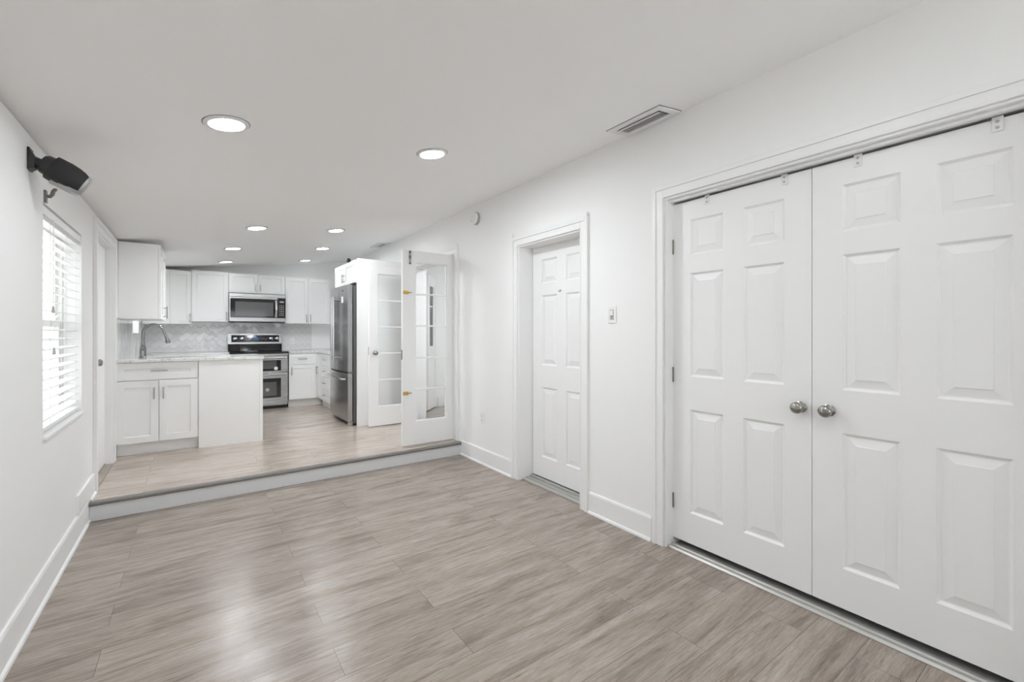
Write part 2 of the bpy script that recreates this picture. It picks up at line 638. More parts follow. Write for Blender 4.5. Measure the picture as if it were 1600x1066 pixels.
# closet and rooms behind the right wall
cl = MB()
cl.box(3.05, 3.10, -0.05, 1.95, 0.0, 2.45).box(2.75, 3.05, -0.05, 0.0, 0.0, 2.45).box(2.75, 3.05, 1.90, 1.95, 0.0, 2.45)
cl.box(2.50, 2.75, -0.05, 0.0, 0.0, 2.45).box(2.50, 2.75, 1.90, 1.95, 0.0, 2.45).box(2.50, 3.10, -0.05, 1.95, 2.45, 2.50)
cl.box(2.75, 3.10, -0.05, 1.95, -0.1, 0.0)
struct('wall_closet', cl, M['wall'])
struct('wall_passage_shield', MB().box(2.90, 2.95, 2.2, 3.3, 0.0, 2.4).box(2.50, 2.90, 2.2, 2.25, 0, 2.4).box(2.50, 2.90, 3.25, 3.3, 0, 2.4).box(2.50, 2.95, 2.2, 3.3, 2.4, 2.45).box(2.75, 2.90, 2.25, 3.25, -0.1, 0), M['wall'])  # closed shallow box, added to keep stray light from under the door
hw = MB()
hw.box(4.55, 4.60, 4.05, 7.6, K, 2.55).box(2.50, 4.60, 4.0, 4.05, K, 2.55)
hw.plate([2.50, 2.80, 3.06, 4.55], [K, 2.17, 2.55], [(2.80, 3.06, K, 2.17)], 6.33, 6.43, lambda u, v, w: (u, w, v))
struct('wall_hall', hw, M['wall'])
struct('wall_hall_end', MB().box(2.50, 4.60, 7.55, 7.60, K, 2.55), M['wall'])
struct('ceiling_hall', MB().box(2.50, 4.60, 4.0, 7.60, 2.55, 2.60), M['ceiling'])
struct('baseboard_hall', MB().box(3.10, 4.55, 6.312, 6.33, K, K + 0.15), M['trim'], 0.003)

# step between the two floors
struct('trim_step_riser', MB().box(XL, XR, 4.118, 4.135, 0.0, K - 0.018), M['riser'], 0.002)
nz = MB()
nz.rings([[(x, 4.165, K - 0.018), (x, 4.108, K - 0.018), (x, 4.100, K - 0.010), (x, 4.101, K - 0.002), (x, 4.108, K + 0.004), (x, 4.165, K + 0.004)] for x in (XL, XR)])
struct('trim_step_nosing', nz, M['nosing'])

# baseboards
def base_profile(mb, p0, p1, n, z, h=0.15):
    """board from p0 to p1 on a wall whose outward normal is n, with a small shoe moulding"""
    p0, p1, n = Vector((*p0, 0)), Vector((*p1, 0)), Vector((*n, 0))
    pr = [(0, 0), (0.024, 0), (0.022, 0.012), (0.013, 0.020), (0.013, h - 0.012), (0.009, h), (0, h)]
    mb.rings([[p + n * a + Vector((0, 0, z + b)) for a, b in pr] for p in (p0, p1)])


bl = MB()
base_profile(bl, (XL, YF), (XL, 4.115), (1, 0), 0.0)
struct('baseboard_left', bl, M['trim'])
bl = MB()
base_profile(bl, (XL, 4.165), (XL, 4.352), (1, 0), K)
bl.box(XL, XL + 0.013, 3.80, 4.10, 0.152, K + 0.15).box(XL, XL + 0.013, 4.10, 4.165, K + 0.006, K + 0.15)
struct('baseboard_left_step', bl, M['trim'])
br_ = MB()
base_profile(br_, (XR, 1.715), (XR, 2.248), (-1, 0), 0.0)
base_profile(br_, (XR, 3.20), (XR, 4.115), (-1, 0), 0.0)
base_profile(br_, (XR, YF), (XR, 0.0), (-1, 0), 0.0)
struct('baseboard_right', br_, M['trim'])
bb = MB()
base_profile(bb, (XL, YF), (XR, YF), (0, 1), 0.0)
struct('baseboard_front', bb, M['trim'])


def casing(name, xface, sgn, ya, yb, zt, z0, w=0.08, jamb=0.15, th=0.02, ears=0.0, zb_far=None):
    """door casing on the wall at xface; sgn = -1 faces -x, +1 faces +x; the opening is ya..yb up to zt"""
    mb = MB()
    X = lambda d: xface + sgn * d

    def bx(d0, d1, y0, y1, za, zb):
        a, b = sorted((X(d0), X(d1)))
        mb.box(a, b, y0, y1, za, zb)
    for (y0, y1, so) in ((ya - w, ya, -1), (yb, yb + w, 1)):
        bx(0, th * 0.62, y0, y1, z0, zt + w)
        oy = (y0, y0 + w * 0.36) if so < 0 else (y1 - w * 0.36, y1)
        bx(th * 0.62, th, oy[0], oy[1], z0, zt + w + ears)
        iy = (y1 - w * 0.14, y1) if so < 0 else (y0, y0 + w * 0.14)
        bx(th * 0.62, th * 0.8, iy[0], iy[1], z0, zt)
    bx(0, th * 0.62, ya, yb, zt, zt + w)
    bx(th * 0.62, th, ya - w * 0.64, yb + w * 0.64, zt + w * 0.64, zt + w)
    bx(th * 0.62, th * 0.8, ya, yb, zt, zt + w * 0.14)
    # jamb lining
    bx(-jamb, 0.002, ya, ya + 0.012, z0, zt)
    bx(-jamb, 0.002, yb - 0.012, yb, z0, zt)
    bx(-jamb, 0.002, ya + 0.012, yb - 0.012, zt - 0.012, zt)
    return struct(name, mb, M['trim'], 0.0025)


casing('trim_1', XR, -1, CLOS[0], CLOS[1], CLOS[3], 0.0, 0.075, 0.19, 0.022)
casing('trim_2', XR, -1, DMID[0], DMID[1], DMID[3], 0.0, 0.08, 0.19, 0.022, 0.03)
casing('trim_3', XR, -1, FREN[0], FREN[1], FREN[3], K + 0.004, 0.075, 0.20, 0.024, 0.02)
casing('trim_4', XL, 1, DOORL[0], DOORL[1], DOORL[3], K + 0.004, 0.085, 0.14, 0.022)
# door stops in the French door opening
st = MB()
st.box(2.345, 2.375, FREN[1] - 0.024, FREN[1] - 0.012, K, FREN[3] - 0.012).box(2.345, 2.375, FREN[0] + 0.012, FREN[0] + 0.024, K, FREN[3] - 0.012)
st.box(2.345, 2.375, FREN[0] + 0.024, FREN[1] - 0.024, FREN[3] - 0.024, FREN[3] - 0.012)
struct('trim_5', st, M['trim'], 0.002)
# thresholds
t = MB()
for prof in ([(2.312, 0), (2.312, 0.004), (2.322, 0.013), (2.336, 0.013), (2.340, 0.009), (2.350, 0.009), (2.354, 0.015), (2.372, 0.015), (2.376, 0.006), (2.45, 0.006), (2.45, 0)],):
    t.rings([[(a, y_, b) for a, b in prof] for y_ in (CLOS[0] + 0.012, CLOS[1] - 0.012)])
struct('trim_threshold_closet', t, M['alu'], 0.0015)
t = MB()
t.box(2.335, 2.49, DMID[0] + 0.012, DMID[1] - 0.012, 0.0, 0.012).box(2.375, 2.392, DMID[0] + 0.012, DMID[1] - 0.012, 0.012, 0.020).box(2.420, 2.444, DMID[0] + 0.012, DMID[1] - 0.012, 0.012, 0.030)
struct('trim_threshold_passage', t, M['alu'], 0.0015)
t = MB()
t.box(-0.70, -0.59, DOORL[0] + 0.012, DOORL[1] - 0.012, K, K + 0.008).box(-0.652, -0.640, DOORL[0] + 0.012, DOORL[1] - 0.012, K + 0.008, K + 0.014)
M['threshold_wood'] = plain('threshold_wood', (0.34, 0.295, 0.255), 0.4, bump=0.2, bscale=40, var=0.12)
struct('trim_threshold_kitchen', t, M['threshold_wood'], 0.0015)
# overhead track of the closet doors
t = MB()
t.box(2.325, 2.352, CLOS[0] + 0.012, CLOS[1] - 0.012, 2.074, CLOS[3] - 0.012)
t.box(2.352, 2.41, CLOS[0] + 0.012, CLOS[1] - 0.012, 2.084, CLOS[3] - 0.012)
struct('trim_closet_track', t, M['white_metal'], 0.001)

# backsplash: glazed tiles laid in a herringbone on the back wall, a polished slab on the left one
bs = MB()
TL, TW, G = 0.150, 0.075, 0.0022
x0s, x1s, z0s, z1s = XL + 0.012, XR - 0.66, 1.0, 1.47
ang = PI / 4
for i in range(-20, 34):
    for j in range(-16, 18):
        for kind in (0, 1):
            # herringbone: unit of one lying and one standing tile
            ox = i * TW + j * TL
            oy = i * TW
            if kind == 0:
                rx, ry, rw, rh = ox, oy, TL, TW
            else:
                rx, ry, rw, rh = ox + TL, oy, TW, TL
            cx_, cy_ = rx + rw / 2, ry + rh / 2
            px = 0.8 + (cx_ * math.cos(ang) - cy_ * math.sin(ang))
            pz = 0.3 + (cx_ * math.sin(ang) + cy_ * math.cos(ang))
            if not (x0s - 0.1 < px < x1s + 0.1 and z0s - 0.1 < pz < z1s + 0.1):
                continue
            tx, tz = random.gauss(0, 0.030), random.gauss(0, 0.030)
            pts = []
            for (a, b) in ((rx + G, ry + G), (rx + rw - G, ry + G), (rx + rw - G, ry + rh - G), (rx + G, ry + rh - G)):
                qx = 0.8 + (a * math.cos(ang) - b * math.sin(ang))
                qz = 0.3 + (a * math.sin(ang) + b * math.cos(ang))
                dy = (qx - px) * tx + (qz - pz) * tz
                pts.append((qx, YB - 0.010 + dy, qz))
            bs.quad(pts)
for co, no in (((x0s, 0, 0), (-1, 0, 0)), ((x1s, 0, 0), (1, 0, 0)), ((0, 0, z0s), (0, 0, -1)), ((0, 0, z1s), (0, 0, 1))):
    bmesh.ops.bisect_plane(bs.bm, geom=bs.bm.verts[:] + bs.bm.edges[:] + bs.bm.faces[:], plane_co=co, plane_no=no, clear_outer=True)
struct('wall_back_tiles', bs, M['tile'])
M['grout'] = plain('pale_grout', (0.55, 0.55, 0.55), 0.8)
struct('wall_back_grout', MB().box(x0s, x1s, YB - 0.006, YB - 0.0005, z0s, z1s), M['grout'])
sl = MB()
sl.plate([5.46, WIN2[0], WIN2[1], 8.245], [1.0, WIN2[2], 1.43], [(WIN2[0], WIN2[1], WIN2[2], 1.43)], XL, XL + 0.010, lambda u, v, w: (w, u, v))
struct('wall_left_tiles', sl, M['slab'])

# ------------------------------------------------------------------ doors
RAISED = [(0.009, 0.0115), (0.014, 0.012), (0.047, 0.0035), (0.0485, 0.0008)]


def six_panels(w, h, mx=0.12, mid=0.11):
    pw = (w - 2 * mx - mid) / 2
    rows = ((0.18, 0.79), (0.985, 1.595), (1.70, 1.91))
    f = h / 2.022
    return [(a, a + pw, z0 * f, z1 * f) for a in (mx, mx + pw + mid) for z0, z1 in rows]


def knob(parent, x, z, y=0.0, mat='knob', r=0.028):
    k = MB()
    k.lathe([(0.026, 0), (0.027, 0.004), (0.020, 0.008), (0.010, 0.012), (0.010, 0.026), (0.018, 0.030), (r * 0.96, 0.040), (r, 0.048), (r * 0.93, 0.056), (r * 0.66, 0.062), (r * 0.2, 0.064)], (x, y, z), (0, -1, 0), 28)
    return k.build('knob', M[mat], parent, smooth=50)


def hinge(parent, x, z, y, mat='hinge', h=0.09):
    k = MB()
    k.cyl((x, y - 0.006, z - h / 2), (x, y - 0.006, z + h / 2), 0.009, 10)
    k.cyl((x, y - 0.006, z - h / 2 - 0.004), (x, y - 0.006, z + h / 2 + 0.004), 0.004, 8)
    k.box(x - 0.010, x + 0.018, y - 0.004, y, z - h / 2, z + h / 2)
    return k.build('hinge', M[mat], parent, smooth=40)


ROT_R = (0, 0, -PI / 2)      # things on the right wall, facing -x
ROT_L = (0, 0, PI / 2)       # things on the left wall, facing +x


def closet_leaf(name, y_far, hinges, knob_x, label):
    W, H = 0.752, 2.022
    d = thing(name, label, 'door', (2.372, y_far, 0.046), ROT_R, 'six panel doors of the closet', 'structure')
    MB().panelled(W, H, 0.035, six_panels(W, H), RAISED).build('leaf', M['trim'], d, 0.0015)
    knob(d, knob_x, 0.886)
    for bxx in (0.228, 0.634) if hinges else (0.178, 0.594):
        b = MB()
        b.box(bxx - 0.015, bxx + 0.015, -0.005, -0.001, 1.975, 2.030)
        b.build('bracket', M['white_metal'], d, 0.001)
        for zz in (1.990, 2.012):
            s = MB()
            s.cyl((bxx, -0.0062, zz), (bxx, -0.0045, zz), 0.0055, 12)
            s.build('screw', M['grey_plastic'], d)
    if hinges:
        for zz in (0.225, 0.99, 1.765):
            hinge(d, -0.004, zz, -0.004)
    return d


closet_leaf('door_1', 1.624, True, 0.706, 'white six panel closet door hinged beside the passage wall, its knob at the seam')
closet_leaf('door_2', 0.8695, False, 0.068, 'white six panel closet door nearest the camera, running out of the frame')

d3 = thing('door_3', 'white six panel door recessed in its own casing between outlet and light switch', 'door', (2.45, 3.094, 0.035), ROT_R, None, 'structure')
MB().panelled(0.752, 2.0, 0.035, six_panels(0.752, 2.0), RAISED).build('leaf', M['trim'], d3, 0.0015)
knob(d3, 0.69, 0.9)
hk = MB()
hk.tube([(0.366, 0, 1.60), (0.366, -0.010, 1.60), (0.366, -0.014, 1.592), (0.366, -0.020, 1.596), (0.366, -0.021, 1.604)], 0.003, 8)
hk.box(0.358, 0.374, -0.003, 0, 1.594, 1.612)
hk.build('hook', M['grey_plastic'], d3)

d4 = thing('door_4', 'flat white door with round knob in the left wall by the sink cabinet', 'door', (-0.645, DOORL[0] + 0.014, K + 0.018), ROT_L, None, 'structure')
MB().box(0, 0.782, 0.0, 0.04, 0, 1.888).build('leaf', M['trim'], d4, 0.0015)
knob(d4, 0.17, 0.915, r=0.027)
for zz in (0.12, 0.5, 0.78, 1.06, 1.36, 1.62):
    MB().lathe([(0.010, 0), (0.010, 0.003), (0.004, 0.005)], (0.30, 0, zz), (0, -1, 0), 12).build('fixing_cap', M['trim'], d4)


def french(name, loc, label, W, H, hinges_brass, glass_x, knob_x=None):
    """glazed leaf in the plane y = const, local x from its free edge to the hinges, front towards the camera"""
    d = thing(name, label, 'door', loc, (0, 0, 0), None, 'structure')
    xa, xb = glass_x
    zb, zt = 0.235, 1.885
    T = 0.036
    f = MB()
    f.plate([0, xa, xb, W], [0, zb, zt, H], [(xa, xb, zb, zt)], 0, T, lambda u, v, w: (u, w, v))
    f.build('frame', M['trim'], d, 0.003)
    bars = MB()
    n = 5
    for i in range(1, n):
        z = zb + (zt - zb) * i / n
        bars.box(xa, xb, 0.004, T - 0.004, z - 0.009, z + 0.009)
    for z0, z1 in ((zb, zb + 0.010), (zt - 0.010, zt)):
        bars.box(xa, xb, 0.006, T - 0.006, z0, z1)
    for x0, x1 in ((xa, xa + 0.010), (xb - 0.010, xb)):
        bars.box(x0, x1, 0.006, T - 0.006, zb + 0.01, zt - 0.01)
    bars.build('glazing_bars', M['trim'], d, 0.003)
    MB().box(xa + 0.004, xb - 0.004, T / 2 - 0.002, T / 2 + 0.002, zb + 0.004, zt - 0.004).build('glass_pane', M['glass'], d)
    p = MB()
    p.box(-0.0015, 0.0, 0.006, T - 0.006, 0.88, 0.98)
    p.build('latch_plate', M['nickel'], d)
    if hinges_brass:
        for z in (0.536, 1.566):
            b = MB()
            b.box(0.006, 0.062, -0.006, -0.0005, z - 0.018, z + 0.018)
            b.cyl((0.010, -0.008, z), (0.074, -0.008, z), 0.006, 12)
            hb = b.build('catch', M['brass'], d, 0.001)
            hb['label'] = 'brass surface catch'
            MB().cyl((0.074, -0.008, z), (0.094, -0.008, z), 0.0042, 10).build('catch_pin', M['bolt'], hb)
        s = MB()
        s.cyl((0.078, -0.009, 1.865), (0.078, -0.009, 1.988), 0.0045, 10)
        for z, hh in ((1.865, 0.008), (1.93, 0.014), (1.982, 0.012)):
            s.box(0.069, 0.087, -0.015, 0.0, z - hh, z + hh)
        s.build('surface_bolt', M['bolt'], d, 0.001)
        q = MB()
        for z in (0.25, 0.95, 1.7):
            q.cyl((W - 0.002, -0.004, z - 0.04), (W - 0.002, -0.004, z + 0.04), 0.006, 10)
        q.build('hinge', M['trim'], d)
    if knob_x:
        knob(d, knob_x, 0.905, r=0.026)
    return d


french('door_5', (1.708, 4.285, K + 0.010), 'open glazed French door standing out above the step, brass catches on its stile', 0.588, 2.0, True, (0.140, 0.500))
french('door_6', (1.732, 5.418, K + 0.010), 'open glazed French door with knob against the tall white fridge panel', 0.566, 1.98, False, (0.112, 0.470), 0.072)

# half glazed door standing ajar in the hall
a6 = math.atan2(6.30 - 6.033, 3.045 - 2.801)
d7 = thing('door_7', 'half glazed white door standing ajar, seen through the French door glass', 'door', (2.801, 6.033, K + 0.012), (0, 0, a6), None, 'structure')
f = MB()
f.plate([0, 0.08, 0.27, 0.36], [0, 0.95, 1.85, 2.02], [(0.08, 0.27, 0.95, 1.85)], 0, 0.036, lambda u, v, w: (u, w, v))
for z in (1.25, 1.55):
    f.box(0.08, 0.27, 0.008, 0.028, z - 0.008, z + 0.008)
f.build('frame', M['trim'], d7, 0.002)
MB().box(0.082, 0.268, 0.016, 0.020, 0.952, 1.848).build('glass_pane', M['oven_glass'], d7)


# ------------------------------------------------------------------ windows and blind
def window(name, wn, label, facing='L'):
    ya, yb, za, zb = wn
    w, h = yb - ya, zb - za
    if facing == 'L':
        o = thing(name, label, 'window', (-0.705, ya, za), ROT_L, None, 'structure')
    else:
        o = thing(name, label, 'window', (yb, -2.535, za), (0, 0, PI), None, 'structure')
    f = MB()
    e = 0.035
    f.plate([0, e, w - e, w], [0, e, h - e, h], [(e, w - e, e, h - e)], 0.0, 0.05, lambda u, v, q: (u, 0.06 - q - 0.03, v))
    f.build('frame', M['white_plastic'], o, 0.002)
    m_ = h / 2
    for nm, z0, z1, yy in (('upper_sash', m_ - 0.02, h - e, 0.004), ('lower_sash', e, m_ + 0.02, -0.012)):
        s = MB()
        b = 0.035
        s.plate([e, e + b, w - e - b, w - e], [z0, z0 + b, z1 - b, z1], [(e + b, w - e - b, z0 + b, z1 - b)], 0, 0.018, lambda u, v, q: (u, yy + q, v))
        so = s.build(nm, M['white_plastic'], o, 0.002)
        MB().box(e + b, w - e - b, yy + 0.007, yy + 0.011, z0 + b, z1 - b).build('pane', M['glass'], so)
    lk = MB()
    lk.box(w * 0.72, w * 0.72 + 0.05, -0.030, -0.012, m_ + 0.02, m_ + 0.032)
    lk.cyl((w * 0.72 + 0.02, -0.026, m_ + 0.03), (w * 0.72 + 0.055, -0.032, m_ + 0.045), 0.006, 8)
    lk.build('sash_lock', M['white_plastic'], o)
    return o


window('window_1', WIN1, 'white sash window in the left wall behind the slatted blind')
window('window_2', WIN2, 'small bright window in the left wall beyond the sink')
window('window_fill', WIN_FILL, None, 'F')
sill = MB()
sill.box(-0.70, -0.585, WIN1[0] + 0.001, WIN1[1] - 0.001, WIN1[2] - 0.0, WIN1[2] + 0.018)
struct('trim_window_sill', sill, M['trim'], 0.004)

bld = thing('window_blind', 'white slatted horizontal blind hanging in the left wall window', 'blind', (-0.632, WIN1[0] + 0.008, WIN1[2] + 0.03), ROT_L)
BW = WIN1[1] - WIN1[0] - 0.016
BH = WIN1[3] - WIN1[2] - 0.032
hr = MB()
hr.box(0, BW, -0.028, 0.024, BH - 0.050, BH - 0.008)
hr.build('headrail', M['slat'], bld, 0.003)
sm = MB()
ns = 21
tilt = math.radians(9)
zs_ = [0.062 + (BH - 0.13) * i / (ns - 1) for i in range(ns)]
for z in zs_:
    hw_ = 0.024
    pr = []
    for k in range(7):
        q = -hw_ + 2 * hw_ * k / 6
        crown = 0.0025 * (1 - (q / hw_) ** 2)
        pr.append((q * math.cos(tilt) - crown * math.sin(tilt), q * math.sin(tilt) + crown * math.cos(tilt)))
    lo = [(a, b - 0.0028) for a, b in pr[::-1]]
    ring = pr + lo
    sm.rings([[(xx, a, z + b) for a, b in ring] for xx in (0.004, BW - 0.004)])
sm.build('slats', M['slat'], bld)
MB().box(0.004, BW - 0.004, -0.024, 0.024, 0.002, 0.022).build('bottom_rail', M['slat'], bld, 0.003)
cd = MB()
for xx in (0.16, 0.50, 0.76):
    for yy in (-0.0255, 0.0255):
        cd.cyl((xx, yy, 0.022), (xx, yy, BH - 0.045), 0.0012, 6)
cd.build('ladder_cords', M['cord'], bld)
for xx, z1 in ((0.155, 0.60), (0.170, 0.385)):
    c = MB()
    c.cyl((xx, -0.037, z1 + 0.03), (xx, -0.037, BH - 0.05), 0.0012, 6)
    pc = c.build('pull_cord', M['cord'], bld)
    MB().lathe([(0.003, 0.032), (0.005, 0.026), (0.0075, 0.0), (0.005, -0.003)], (xx, -0.037, z1), (0, 0, 1), 12).build('tassel', M['tassel'], pc, smooth=40)

# outside the windows
struct('ground', MB().box(-14, 12, -14, -2.56, -0.30, -0.15), M['outside'])  # unseen pale ground behind the camera, added to bounce sun onto the ceiling
M['yard'] = plain('yard_pavers', (0.22, 0.21, 0.20), 0.9, bump=0.3, bscale=6, var=0.15)
struct('ground_yard', MB().box(-14, -0.76, -2.56, 18, -0.30, -0.15), M['yard'])
rl = thing('porch_railing', 'grey balcony railing outside, glimpsed between the blind slats', 'railing', (-2.6, 3.0, -0.15), ROT_L)
MB().box(0, 5.0, -0.03, 0.03, 1.10, 1.15).build('top_rail', M['rail'], rl)
MB().box(0, 5.0, -0.02, 0.02, 0.16, 0.20).build('bottom_rail', M['rail'], rl)
for i in range(34):
    MB().box(0.04 + i * 0.15, 0.085 + i * 0.15, -0.016, 0.016, 0.20, 1.10).build('baluster', M['rail'], rl)
for i in (0.0, 2.5, 4.94):
    MB().box(i, i + 0.06, -0.03, 0.03, 0.0, 1.10).build('post', M['rail'], rl)

# ------------------------------------------------------------------ ceiling and wall fittings
lights = [((0.121, 2.50), 'largest recessed ceiling light in view, the one nearest the wall speaker'),
          ((1.229, 2.589), 'second largest recessed ceiling light, between the largest one and the big ceiling vent'),
          ((0.498, 5.062), 'recessed kitchen ceiling light over the peninsula, first of its row'),
          ((1.287, 5.192), 'recessed kitchen ceiling light in front of the fridge, first of its row'),
          ((0.374, 6.358), 'recessed kitchen ceiling light, middle of the row over the sink side'),
          ((1.436, 6.51), 'recessed kitchen ceiling light, middle of the row beside the fridge'),
          ((0.361, 7.608), 'recessed kitchen ceiling light closest to the wall cabinet left of the microwave'),
          ((1.452, 7.783), 'recessed kitchen ceiling light closest to the cabinets right of the microwave')]
lp = None
for (x, y), lab in lights:
    if lp is None:
        lp = thing('recessed_light', lab, 'ceiling light', (x, y, zc(x)), (0, -SA, 0), 'recessed ceiling lights')
        r = MB()
        r.lathe([(0.0716, -0.0015), (0.0716, -0.005), (0.075, -0.009), (0.089, -0.0075), (0.096, -0.003), (0.096, -0.0012)], seg=48, cap=False)
        r.build('trim_ring', M['white_metal'], lp, smooth=40)
        MB().lathe([(0.0985, 0.0), (0.0985, -0.0012), (0.090, -0.0014)], seg=48).build('shadow_gap', M['shade'], lp)  # dark disc behind the ring, a painted shadow line
        MB().lathe([(0.0715, -0.0015), (0.0715, -0.0040)], seg=48).build('lens', M['lens'], lp)
    else:
        q = dup(lp, (x, y, zc(x)), lab)
        if y > 2.55:
            for ch in q.children:
                if ch.name.startswith('lens'):
                    ch.data = ch.data.copy()
                    ch.data.materials[0] = M['lens_rear' if y > 7 else ('lens_fridge' if x > 1 else 'lens_kitchen') if y > 4 else 'lens_bright']
for x, lab in ((0.121, 'added fill light in the ceiling at the near end of the room, window side'), (1.229, 'added fill light in the ceiling at the near end of the room, beside the closet')):  # unseen pair, added to brighten the closet and near walls
    q = dup(lp, (x, 0.84, zc(x)), lab)
    for ch in q.children:
        if ch.name.startswith('lens'):
            ch.data = ch.data.copy()
            ch.data.materials[0] = M['lens_fill']
M['lens_hall_fill'] = lens_mat('hall_fill_lens', 450.0)  # unseen hall lamp, added to brighten the view through the glass
hl = dup(lp, (3.3, 4.5, 2.55), 'added unseen fill light in the hall ceiling beyond the French doors', (0, 0, 0))
for ch in hl.children:
    if ch.name.startswith('lens'):
        ch.data = ch.data.copy()
        ch.data.materials[0] = M['lens_hall_fill']


def vent(name, x, y, wx, wy, label, nl):
    o = thing(name, label, 'vent', (x, y, zc(x)), (0, -SA, 0))
    f = MB()
    bx_, by_ = wx * 0.22, wy * 0.10
    f.plate([-wx / 2, -wx / 2 + bx_, wx / 2 - bx_, wx / 2], [-wy / 2, -wy / 2 + by_, wy / 2 - by_, wy / 2],
            [(-wx / 2 + bx_, wx / 2 - bx_, -wy / 2 + by_, wy / 2 - by_)], -0.010, -0.0013, lambda u, v, w: (u, v, w))
    f.build('frame', M['white_metal'], o, 0.002)
    MB().box(-wx / 2 + bx_, wx / 2 - bx_, -wy / 2 + by_, wy / 2 - by_, -0.0025, -0.0013).build('duct_opening', M['shade'], o)  # flat dark plate, the duct's shade painted in
    MB().box(-wx / 2 - 0.003, wx / 2 + 0.003, -wy / 2 - 0.003, wy / 2 + 0.003, -0.0012, -0.0001).build('shadow_gap', M['shade'], o)  # dark plate wider than the frame, its rim a painted shadow
    span = wx - 2 * bx_
    for i in range(nl):
        xc = -wx / 2 + bx_ + span * (i + 0.5) / nl
        wl_ = span / nl * 0.95
        l = MB()
        pitch = span / nl
        pr = []
        for k in range(6):
            q = k / 5
            wd = 0.95 if i == 0 else 0.70
            pr.append((xc - pitch * 0.5 + pitch * wd * q, -0.016 + (0.002 if i == 0 else 0.004) * q))
        ring = pr + [(a, b + 0.0014) for a, b in pr[::-1]]
        ll = wy / 2 - by_ - 0.004
        l.rings([[(a, yy, b) for a, b in ring] for yy in (-ll, ll)])
        l.build('louver', M['white_metal'], o)
    return o


vent('ceiling_vent', 2.185, 1.70, 0.205, 0.385, 'white louvred vent in the ceiling above the closet end of the room', 5)
vent('ceiling_vent', 2.19, 6.33, 0.18, 0.38, 'small white louvred vent in the kitchen ceiling near the fridge cabinet', 5)

sd = thing('smoke_detector', 'round white smoke detector high on the right wall under the ceiling', 'smoke detector', (XR, 3.813, 2.435), ROT_R)
MB().lathe([(0.062, 0), (0.063, 0.020), (0.058, 0.024)], (0, 0, 0), (0, -1, 0), 40).build('base', M['grey_plastic'], sd, smooth=40)
MB().lathe([(0.057, 0.022), (0.057, 0.030), (0.052, 0.038), (0.030, 0.041), (0.0, 0.042)], (0, 0, 0), (0, -1, 0), 40, cap=False).build('cover', M['white_plastic'], sd, smooth=40)
MB().lathe([(0.006, 0.036), (0.006, 0.0425), (0.003, 0.0435)], (-0.034, 0, -0.022), (0, -1, 0), 12).build('test_button', M['grey_plastic'], sd)


def outlet(loc, rot, label, group=None):
    o = thing('wall_outlet', label, 'outlet', loc, rot, group)
    MB().box(-0.035, 0.035, -0.0055, -0.0002, -0.057, 0.057).build('cover_plate', M['white_plastic'], o, 0.002)
    for z in (0.020, -0.020):
        r = MB()
        r.lathe([(0.0165, 0.0055), (0.0165, 0.0075)], (0, 0, z), (0, -1, 0), 20)
        ro = r.build('receptacle', M['white_plastic'], o)
        s = MB()
        s.box(-0.008, -0.0055, -0.0080, -0.0074, z - 0.003, z + 0.006).box(0.0055, 0.008, -0.0080, -0.0074, z - 0.003, z + 0.006)
        s.cyl((0, -0.0074, z - 0.009), (0, -0.0080, z - 0.009), 0.0028, 10)
        s.build('slots', M['gap'], ro)
    return o


outlet((XR, 3.704, 0.452), ROT_R, 'white duplex outlet low on the right wall beside the French door')
outlet((0.05, YB - 0.012, 1.11), (0, 0, 0), 'white outlet on the tiled backsplash left of the range')
outlet((1.335, YB - 0.012, 1.15), (0, 0, 0), 'white outlet on the tiled backsplash right of the range')
sw = thing('light_switch', 'white toggle light switch on the wall between passage door and closet', 'light switch', (XR, 2.037, 1.412), ROT_R)
MB().box(-0.036, 0.036, -0.006, -0.0002, -0.058, 0.058).build('cover_plate', M['white_plastic'], sw, 0.002)
MB().box(-0.016, 0.016, -0.0072, -0.006, -0.034, 0.034).build('switch_frame', M['grey_plastic'], sw, 0.0004)
MB().box(-0.012, 0.012, -0.0105, -0.007, -0.006, 0.028).build('toggle', M['white_plastic'], sw, 0.001)
MB().cyl((0, -0.0070, -0.012), (0, -0.0085, -0.012), 0.004, 12).build('status_light', M['gap'], sw)

# speaker on its wall bracket
A = Vector((-0.572, 2.842, 2.062))
B = Vector((-0.43, 2.872, 1.985))
ax = (B - A).normalized()
side = ax.cross(Vector((0, 0, 1))).normalized()
upv = side.cross(ax)
rot = Matrix((ax, side, upv)).transposed().to_euler()   # local x along the body, z up
sp = thing('wall_speaker', 'black satellite speaker with silver end on a bracket above the blind', 'speaker', (XL, 2.842, 2.062))
bk = MB()
bk.box(0.0005, 0.008, -0.030, 0.030, -0.050, 0.045)
bk.rings([[(0.006, -0.028, 0.043), (0.006, 0.028, 0.043), (0.006, 0.028, -0.048), (0.006, -0.028, -0.048)], [(0.022, -0.024, 0.010), (0.022, 0.018, 0.010), (0.022, 0.018, -0.040), (0.022, -0.024, -0.040)]])
bk.tube([(0.004, 0, 0.0), (0.02, -0.002, -0.008), (0.042, -0.004, -0.020)], [0.020, 0.022, 0.024], 12)
bk.build('bracket', M['black'], sp, smooth=40)
L = (B - A).length


def sp_pt(p):
    return (A - Vector((XL, 2.842, 2.062))) + ax * (p[0] * 0.85) + side * p[1] + upv * p[2]


def oval(x, ry, rz, zc_=0.0, n=28, flat=0.86):
    out = []
    for k in range(n):
        t_ = 2 * PI * k / n
        cy_, cz_ = math.cos(t_) * ry, math.sin(t_) * rz
        if cz_ < -rz * flat:
            cz_ = -rz * flat - (abs(cz_) - rz * flat) * 0.25
        out.append(sp_pt((x, cy_, cz_ + zc_)))
    return out


